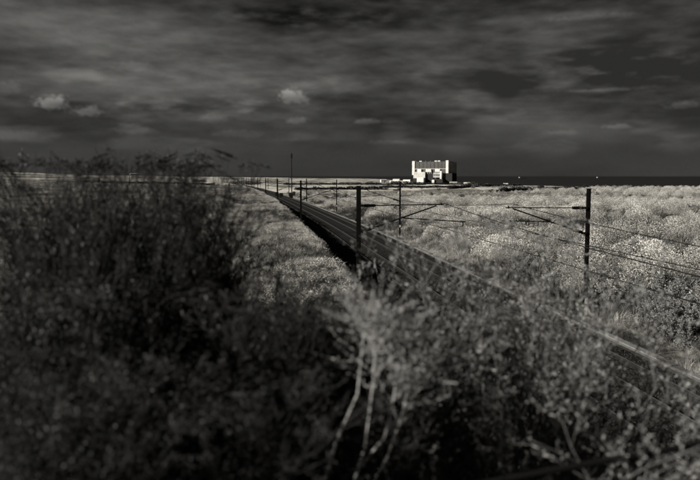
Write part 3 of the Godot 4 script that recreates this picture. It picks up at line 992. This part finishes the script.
	for k in far.size():
		var p: Array = far[k]
		var o := thing("far_tree", p[3], "tree", ground_at(p[0], p[1], -0.3), "dark trees on the skyline")
		o.rotation.y = k * 1.1
		o.scale = Vector3(p[2] * 1.5, p[2], p[2] * 1.5)
		part("trunk", trunk, M.dark_twig, o)
		part("crown", crown, M.dark_leaf, o)

func hedge(label: String, a: Vector2, b: Vector2, tall: float, thick: float, m: Material, called := "hedge") -> void:
	var s := Shape.new()
	var n := int(a.distance_to(b) / 0.35)
	for i in n:
		var p := a.lerp(b, (i + rng.randf()) / n)
		for k in 22:
			var g := ground_at(p.x + rng.randf_range(-thick, thick) * 0.6, p.y + rng.randf_range(-thick, thick) * 0.6)
			g.y += tall * rng.randf() * (0.7 + 0.5 * noise_c.get_noise_2d(p.x * 0.4, p.y * 0.4))
			leaf(s, g, Vector3(rng.randf_range(-1, 1), rng.randf_range(0, 1), rng.randf_range(-1, 1)).normalized(), rng.randf_range(0.35, 0.8), 0.4)
	var o := single(called, s.mesh(), m)
	tag(o, label, called, "field boundaries")

# ---------------------------------------------------------------- buildings and far things
func gabled(called: String, label: String, x: float, d: float, size: Vector3, turn: float, wall: Material, roof: Material, pitch := 0.35, category := "shed") -> void:
	var t := thing(called, label, category, ground_at(x, d, -0.3), "low buildings in the fields")
	t.rotation.y = turn
	part("wall", box_mesh(Vector3(0, size.y / 2, 0), size), wall, t)
	var s := Shape.new()
	var w := size.x / 2 + 0.3
	var e := size.z / 2 + 0.4
	var top := size.y + size.z * pitch
	for k in [-1.0, 1.0]:
		s.face(Vector3(-w, size.y + 0.02, e * k), Vector3(w, size.y + 0.02, e * k), Vector3(w, top, 0), Vector3(-w, top, 0))
		s.tri(Vector3(w * k, size.y + 0.02, -e), Vector3(w * k, size.y + 0.02, e), Vector3(w * k, top, 0))
	s.face(Vector3(-w, size.y + 0.02, -e), Vector3(w, size.y + 0.02, -e), Vector3(w, size.y + 0.02, e), Vector3(-w, size.y + 0.02, e))
	part("roof", s.mesh(), roof, t)
	part("door", box_mesh(Vector3(size.x * 0.1, size.y * 0.35, size.z / 2 + 0.03), Vector3(size.x * 0.12, size.y * 0.7, 0.1)), M.dark, t)
	for k in [-0.3, 0.32]:
		part("window", box_mesh(Vector3(size.x * k, size.y * 0.6, size.z / 2 + 0.03), Vector3(size.x * 0.1, size.y * 0.25, 0.1)), M.dark, t)

func make_power_station() -> void:
	var at := ground_at(285.0, 2450.0)
	at.y = -13.0
	var t := thing("power_station", "large boxy power station with white towers standing on the coast", "power station", at)
	t.rotation.y = deg_to_rad(-31.0)
	var b := func(called: String, u0: float, u1: float, v0: float, v1: float, z0: float, z1: float, m: Material) -> MeshInstance3D:
		return part(called, box_mesh(Vector3((u0 + u1) / 2, (v0 + v1) / 2, (z0 + z1) / 2), Vector3(u1 - u0, v1 - v0, z1 - z0)), m, t)
	b.call("reactor_hall", -62.0, 64.0, -6.0, 73.0, -58.0, 0.0, M.station_cladding)
	for k in 9:
		b.call("cladding_rib", -58.0 + k * 14.5, -57.2 + k * 14.5, 48.5, 73.6, 0.05, 0.9, M.station_cladding)
	b.call("stair_tower", -70.0, -60.0, 26.0, 75.5, -14.0, 3.0, M.station_white)
	b.call("stair_tower", 60.5, 70.0, 32.0, 76.5, -10.0, 3.0, M.station_white)
	b.call("tower_foot", 60.0, 84.0, -6.0, 31.8, -40.0, 2.0, M.dark)
	b.call("side_annex", 66.0, 76.0, -6.0, 71.0, -58.0, -12.0, M.station_concrete)
	b.call("cornice", -60.0, 60.0, 46.4, 48.4, 0.05, 2.5, M.station_concrete)
	for u in [[-48.0, -33.0], [-15.0, 5.0], [21.0, 39.0]]:
		b.call("wall_panel", u[0], u[1], 36.5, 46.2, 0.1, 6.0, M.station_white)
	b.call("wall_panel", -60.0, -53.0, 28.0, 36.0, 0.1, 5.0, M.station_concrete)
	b.call("boiler_annex", -60.0, -15.0, 14.0, 36.2, 0.1, 12.0, M.station_white)
	b.call("boiler_annex", 17.0, 49.0, 17.0, 34.0, 0.1, 12.0, M.station_concrete)
	b.call("pilaster", 43.0, 49.5, 12.0, 40.0, 12.2, 14.0, M.station_white)
	b.call("turbine_hall", -40.0, -14.0, -6.0, 16.0, 12.3, 26.0, M.station_white)
	b.call("pump_house", -58.0, -42.0, -6.0, 13.8, 1.0, 22.0, M.dark)
	b.call("pump_house", 14.0, 58.0, -6.0, 12.0, 1.0, 24.0, M.dark)
	b.call("tank_house", 20.0, 29.0, -6.0, 9.0, 24.3, 30.0, M.station_white)
	b.call("recess_wall", -14.0, 14.0, -6.0, 34.0, 0.2, 4.0, M.dark)
	for u in [-42.0, 17.0, 29.0]:
		b.call("roof_vent", u - 4.5, u + 4.5, 73.05, 76.5, -16.0, -8.0, M.station_white)
	for r in 3:
		for k in 6:
			b.call("window", -57.0 + k * 7.0, -53.5 + k * 7.0, 17.5 + r * 6.0, 20.2 + r * 6.0, 12.05, 12.4, M.station_concrete)
	for k in 5:
		b.call("window", 19.0 + k * 4.8, 21.6 + k * 4.8, 22.0, 29.0, 12.05, 12.4, M.dark)
	for k in 4:                                    # joints between the storeys of the annex
		b.call("ledge", -60.3, -14.7, 15.2 + k * 6.0, 15.8 + k * 6.0, 12.45, 12.9, M.station_concrete)
	for k in 3:
		part("chimney_pipe", tube_mesh([Vector3(-8.0 + k * 7.0, 30.0, 5.0), Vector3(-8.0 + k * 7.0, 47.0 - k * 3.0, 5.0)], [1.2, 1.2], 8), M.station_concrete, t)
	for k in 7:
		b.call("roof_rail", -58.0 + k * 19.0, -57.0 + k * 19.0, 73.7, 75.4, -2.0, -1.0, M.station_concrete)
	# low sheds round it
	gabled("low_shed", "long low white shed far left of the power station", 140.0, 2000.0, Vector3(48, 8, 16), 0.1, M.white, M.white, 0.1)
	gabled("low_shed", "white shed beyond the second right mast, left of the power station", 152.0, 2250.0, Vector3(22, 13, 16), -0.3, M.white, M.concrete, 0.1)
	gabled("low_shed", "white block right beside the power station's left foot", 190.0, 2300.0, Vector3(24, 15, 14), -0.3, M.white, M.concrete, 0.08)
	gabled("low_shed", "low white shed right of the power station", 395.0, 2330.0, Vector3(21, 7, 12), -0.2, M.white, M.concrete, 0.1)
	gabled("low_shed", "small white shed near the shore, farthest right", 470.0, 2080.0, Vector3(14, 7, 9), -0.2, M.white, M.concrete, 0.1)
	gabled("low_shed", "long grey shed close to the power station's right side", 360.0, 2400.0, Vector3(26, 9, 14), -0.2, M.concrete, M.concrete_dark, 0.1)
	gabled("low_shed", "small pale shed between the long grey shed and the low white shed", 380.0, 2200.0, Vector3(12, 6, 9), 0.3, M.concrete, M.slate, 0.3)
	gabled("low_shed", "tiny pale shed left of all the other white sheds", 92.0, 1900.0, Vector3(16, 7, 10), 0.2, M.white, M.concrete, 0.2)
	gabled("low_shed", "small dark shed on the shore right of the low white shed", 415.0, 2320.0, Vector3(10, 9, 9), -0.2, M.dark, M.dark, 0.2)

func make_far_things() -> void:
	# radio mast
	var at := ground_at(-22.5, 266.0)
	var t := thing("radio_mast", "tall thin radio mast rising into the sky right of the railway", "radio mast", at)
	part("pole", tube_mesh([Vector3(0, -0.5, 0), Vector3(0, 9, 0), Vector3(0, 16.4, 0)], [0.22, 0.16, 0.10], 8), M.mast, t)
	for k in 3:
		part("antenna", tube_mesh([Vector3(cos(k * 2.1) * 0.3, 14.4, sin(k * 2.1) * 0.3), Vector3(cos(k * 2.1) * 0.3, 16.2, sin(k * 2.1) * 0.3)], [0.09, 0.09], 6), M.mast, t)
	part("antenna_bracket", box_mesh(Vector3(0, 15.3, 0), Vector3(0.7, 0.08, 0.7)), M.mast, t)
	part("base_cabinet", box_mesh(Vector3(0.9, 0.7, 0.5), Vector3(1.0, 1.9, 0.7)), M.dark, t)
	# cabinets beside the line
	for c in [[-23.6, 236.0, "left-hand dark equipment cabinet by the foot of the radio mast"], [-20.2, 236.0, "right-hand dark equipment cabinet by the foot of the radio mast"], [-26.6, 250.0, "dark equipment cabinet just left of the radio mast"]]:
		var o := thing("equipment_cabinet", c[2], "cabinet", ground_at(c[0], c[1]), "lineside cabinets")
		part("body", box_mesh(Vector3(0, 0.85, 0), Vector3(1.2, 1.9, 0.7)), M.dark, o)
		part("door", box_mesh(Vector3(0, 0.85, 0.37), Vector3(1.0, 1.5, 0.03)), M.mast, o)
		part("lid", box_mesh(Vector3(0, 1.83, 0), Vector3(1.3, 0.06, 0.8)), M.mast, o)
	# a short post near the right mast, and one in the left field
	var p := thing("trackside_post", "short leaning dark post just right of the nearest right mast", "post", ground_at(13.55, 37.2))
	part("post", box_mesh(Vector3(0, 0.45, 0), Vector3(0.13, 1.2, 0.13), Basis.from_euler(Vector3(0, 0, -0.06))), M.mast, p)
	part("bracket", box_mesh(Vector3(0.14, 1.02, 0), Vector3(0.36, 0.07, 0.08), Basis.from_euler(Vector3(0, 0, 0.35))), M.mast, p)
	p = thing("field_post", "lone dark post on the left bank beyond the grass", "post", ground_at(-33.0, 188.0))
	part("post", box_mesh(Vector3(0, 1.2, 0), Vector3(0.3, 3.2, 0.3)), M.mast, p)
	part("post_cap", box_mesh(Vector3(0, 2.84, 0), Vector3(0.4, 0.08, 0.4)), M.mast, p)
	# street lamp on the left horizon
	var l := thing("street_lamp", "pale street lamp with a short arm on the left horizon", "street lamp", ground_at(-96.0, 300.0))
	part("column", tube_mesh([Vector3(0, -0.4, 0), Vector3(0, 5.6, 0)], [0.14, 0.1], 8), M.mast, l)
	part("arm", tube_mesh([Vector3(0, 5.55, 0), Vector3(0.8, 5.95, 0), Vector3(2.6, 6.0, 0)], [0.1, 0.08, 0.08], 8), M.concrete, l)
	part("lamp_head", box_mesh(Vector3(3.1, 6.0, 0), Vector3(1.3, 0.22, 0.45)), M.white, l)
	# farm building on the left horizon
	gabled("farm_building", "long dark farm building low on the left horizon", -151.0, 400.0, Vector3(10, 1.6, 6), 0.1, M.dark, M.slate, 0.3, "farmhouse")
	gabled("farm_building", "small dark barn left of the long farm building on the horizon", -163.0, 400.0, Vector3(11, 0.9, 5), 0.1, M.dark, M.slate, 0.2, "barn")
	rng.seed = 88
	hedge("long dark hedge along the left horizon beside the farm building", Vector2(-145, 402), Vector2(-85, 430), 1.3, 1.2, M.hedge_leaf)
	hedge("dark hedge across the pale fields left of the power station", Vector2(-60, 620), Vector2(70, 640), 2.0, 2.0, M.hedge_leaf)
	hedge("dark hedge line in the coastal fields right of the power station", Vector2(60, 420), Vector2(150, 600), 2.0, 2.0, M.hedge_leaf)
	hedge("dark hedge below the power station", Vector2(60, 760), Vector2(190, 800), 2.6, 3.0, M.hedge_leaf)
	hedge("long dark field boundary running towards the shore on the right", Vector2(70, 325), Vector2(165, 440), 1.9, 1.6, M.hedge_leaf)
	hedge("second dark field boundary, lower and nearer, right of the power station", Vector2(60, 470), Vector2(140, 480), 0.9, 1.6, M.mid_leaf)
	hedge("short dark hedge crossing the fields just right of the distant railway", Vector2(-30, 380), Vector2(22, 400), 1.6, 1.6, M.hedge_leaf)
	hedge("dark hedge in the middle of the pale fields below the white sheds", Vector2(20, 460), Vector2(75, 450), 1.6, 1.8, M.hedge_leaf)
	hedge("dark hedge nearest the shore at the right end of the fields", Vector2(190, 560), Vector2(300, 640), 2.0, 2.0, M.hedge_leaf)
	# hut in the coastal field
	gabled("field_hut", "small dark hut on the coastal field boundary at the right", 108.0, 390.0, Vector3(2.6, 2.2, 2.4), 0.4, M.dark, M.dark, 0.4, "hut")
	# ships
	for s in [[2400.0, 9600.0, "left-hand of two tiny ships on the sea horizon"], [3700.0, 10200.0, "right-hand of two tiny ships on the sea horizon"]]:
		var o := thing("ship", s[2], "ship", Vector3(s[0], SEA_LEVEL, -s[1]), "ships on the horizon")
		var hull := Shape.new()
		for k in [-1.0, 1.0]:
			hull.face(Vector3(-60, 8, 9 * k), Vector3(56, 8, 9 * k), Vector3(50, -2, 7 * k), Vector3(-56, -2, 7 * k))
			hull.tri(Vector3(56, 8, 9 * k), Vector3(72, 11, 0), Vector3(50, -2, 7 * k))
		hull.face(Vector3(-60, 8, -9), Vector3(56, 8, -9), Vector3(56, 8, 9), Vector3(-60, 8, 9))
		hull.tri(Vector3(56, 8, -9), Vector3(72, 11, 0), Vector3(56, 8, 9))
		part("hull", hull.mesh(), M.dark, o)
		part("bridge_house", box_mesh(Vector3(-42, 15, 0), Vector3(14, 14, 14)), M.concrete, o)
		part("funnel", box_mesh(Vector3(-52, 29, 0), Vector3(5, 8, 5)), M.dark, o)

func make_cable() -> void:
	# two wooden posts outside the frame carry a slack black cable past the viewer
	var l := ground_at(-0.6, 3.2)
	var r := ground_at(2.6, 3.2)
	var a := Vector3(-0.6, 5.66, -3.2)
	var b := Vector3(2.6, 6.28, -3.2)
	for e in [[l, a, "left-hand"], [r, b, "right-hand"]]:
		var g: Vector3 = e[0]
		var top: Vector3 = e[1]
		var o := thing("cable_post", "%s wooden post carrying the black cable near the viewer" % e[2], "post", g, "posts of the black cable")
		part("post", box_mesh(Vector3(0, (top.y - g.y) / 2 - 0.2, 0.06), Vector3(0.09, top.y - g.y + 0.5, 0.09)), M.dark_twig, o)
		part("staple", box_mesh(Vector3(0, top.y - g.y, 0.005), Vector3(0.03, 0.03, 0.04)), M.mast, o)
	var pts := []
	var rads := []
	for i in 33:
		var f := i / 32.0
		pts.append(a.lerp(b, f) + Vector3(0, 0.02 * 4.0 * f * (1 - f), 0))
		rads.append(0.018)
	var c := single("cable", tube_mesh(pts, rads, 10), M.black)
	tag(c, "thick black cable strung low across the bottom right corner", "cable")

# ---------------------------------------------------------------- all of it
func _ready() -> void:
	rng.seed = 1
	noise_a.seed = 4
	noise_a.frequency = 0.35
	noise_a.fractal_octaves = 5
	noise_b.seed = 9
	noise_b.frequency = 0.02
	noise_b.fractal_octaves = 4
	noise_c.seed = 21
	noise_c.frequency = 0.4
	noise_c.fractal_octaves = 3

	var cam := Camera3D.new()
	cam.name = "camera"
	add_child(cam)
	cam.position = Vector3(0, EYE, 0)
	cam.rotation_degrees = Vector3(-5.28, 0, 0)
	cam.keep_aspect = Camera3D.KEEP_HEIGHT
	var lens := CameraAttributesPhysical.new()
	lens.frustum_focal_length = 34.35
	lens.frustum_focus_distance = 70.0
	lens.exposure_aperture = 1.2
	lens.frustum_near = 0.1
	lens.frustum_far = 90000.0
	cam.attributes = lens
	cam.fov = 38.52
	cam.near = 0.1
	cam.far = 90000.0
	cam.current = true

	var env := Environment.new()
	env.tonemap_mode = Environment.TONE_MAPPER_LINEAR
	env.tonemap_exposure = 2.2
	env.sdfgi_enabled = true
	env.ssao_enabled = true
	env.ssil_enabled = true
	make_sky(env)
	var we := WorldEnvironment.new()
	we.name = "environment"
	we.environment = env
	add_child(we)

	var sun := DirectionalLight3D.new()
	sun.name = "sun"
	sun.light_energy = 1.5
	sun.light_color = Color(1.0, 0.985, 0.955)
	sun.light_angular_distance = 0.5
	sun.shadow_enabled = true
	add_child(sun)
	sun.look_at_from_position(Vector3(-0.86, 0.40, 0.26), Vector3.ZERO, Vector3.UP)

	M.mast = mat(0.01, 0.8)
	M.insulator = mat(0.008, 0.6)
	M.wire = mat(0.008, 0.8)
	M.rust = mat(0.014, 0.8)
	M.steel = mat(0.12, 0.5, 0.5)
	M.sleeper = mat(0.022, 0.95)
	M.concrete = mat(0.42, 0.95)
	M.concrete_dark = mat(0.26, 0.95)
	M.lid_pale = mat(0.12, 0.95)
	M.lid_dark = mat(0.06, 0.95)
	M.white = mat(0.75, 0.7)
	M.dark = mat(0.022, 0.9)
	M.slate = mat(0.07, 0.8)
	M.cladding = mat(0.055, 0.8)
	M.black = mat(0.004, 0.9)
	M.tinted = mat(1.0, 1.0, 0.0, true)
	M.tinted_leaf = mat(1.0, 0.8, 0.0, true)
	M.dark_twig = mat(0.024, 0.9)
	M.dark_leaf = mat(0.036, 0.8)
	M.hedge_leaf = mat(0.02, 0.9)
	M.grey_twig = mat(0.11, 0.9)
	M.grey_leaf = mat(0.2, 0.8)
	M.mid_leaf = mat(0.17, 0.8)
	M.pale_bark = mat(0.27, 0.9)
	M.pale_leaf = mat(0.2, 0.8)
	for k in ["tinted_leaf", "dark_leaf", "grey_leaf", "mid_leaf", "pale_leaf"]:
		M[k].backlight_enabled = true
		M[k].backlight = Color(0.5, 0.5, 0.5)
	for k in ["concrete", "concrete_dark", "white", "cladding", "mast", "sleeper"]:
		var t := noise_texture(0.02, 256, 0.7, 1.0, 40 + k.length(), 5)
		M[k].albedo_texture = t
		M[k].uv1_triplanar = true
		M[k].uv1_world_triplanar = true
		M[k].uv1_scale = Vector3.ONE * 0.6

	for k in [["station_white", 0.6, "white"], ["station_cladding", 0.085, "cladding"], ["station_concrete", 0.4, "concrete"]]:
		M[k[0]] = mat(k[1], 0.85)
		M[k[0]].albedo_texture = noise_texture(0.02, 256, 0.55, 1.0, 60, 6)
		M[k[0]].uv1_triplanar = true
		M[k[0]].uv1_world_triplanar = true
		M[k[0]].uv1_scale = Vector3(0.03, 0.008, 0.03)
	make_line()
	make_terrain()
	var sea := Shape.new()
	sea.face(Vector3(-60000, SEA_LEVEL, -60000), Vector3(60000, SEA_LEVEL, -60000), Vector3(60000, SEA_LEVEL, 9000), Vector3(-60000, SEA_LEVEL, 9000))
	var sm := mat(0.012, 0.7)
	sm.metallic_specular = 0.12
	sm.normal_enabled = true
	var wn := noise_texture(0.03, 512, 0.0, 1.0, 3, 4)
	wn.color_ramp = null
	wn.as_normal_map = true
	wn.bump_strength = 4.0
	sm.normal_texture = wn
	sm.uv1_triplanar = true
	sm.uv1_world_triplanar = true
	sm.uv1_scale = Vector3.ONE * 0.02
	structure("sea", sea.mesh(), sm)
	print("ground ", Time.get_ticks_msec())
	make_railway()
	make_masts()
	make_wires()
	print("railway ", Time.get_ticks_msec())
	make_power_station()
	make_far_things()
	scatter_ground_cover()
	print("cover ", Time.get_ticks_msec())
	make_shrubs()
	make_thicket()
	make_cable()
	print("done ", Time.get_ticks_msec())
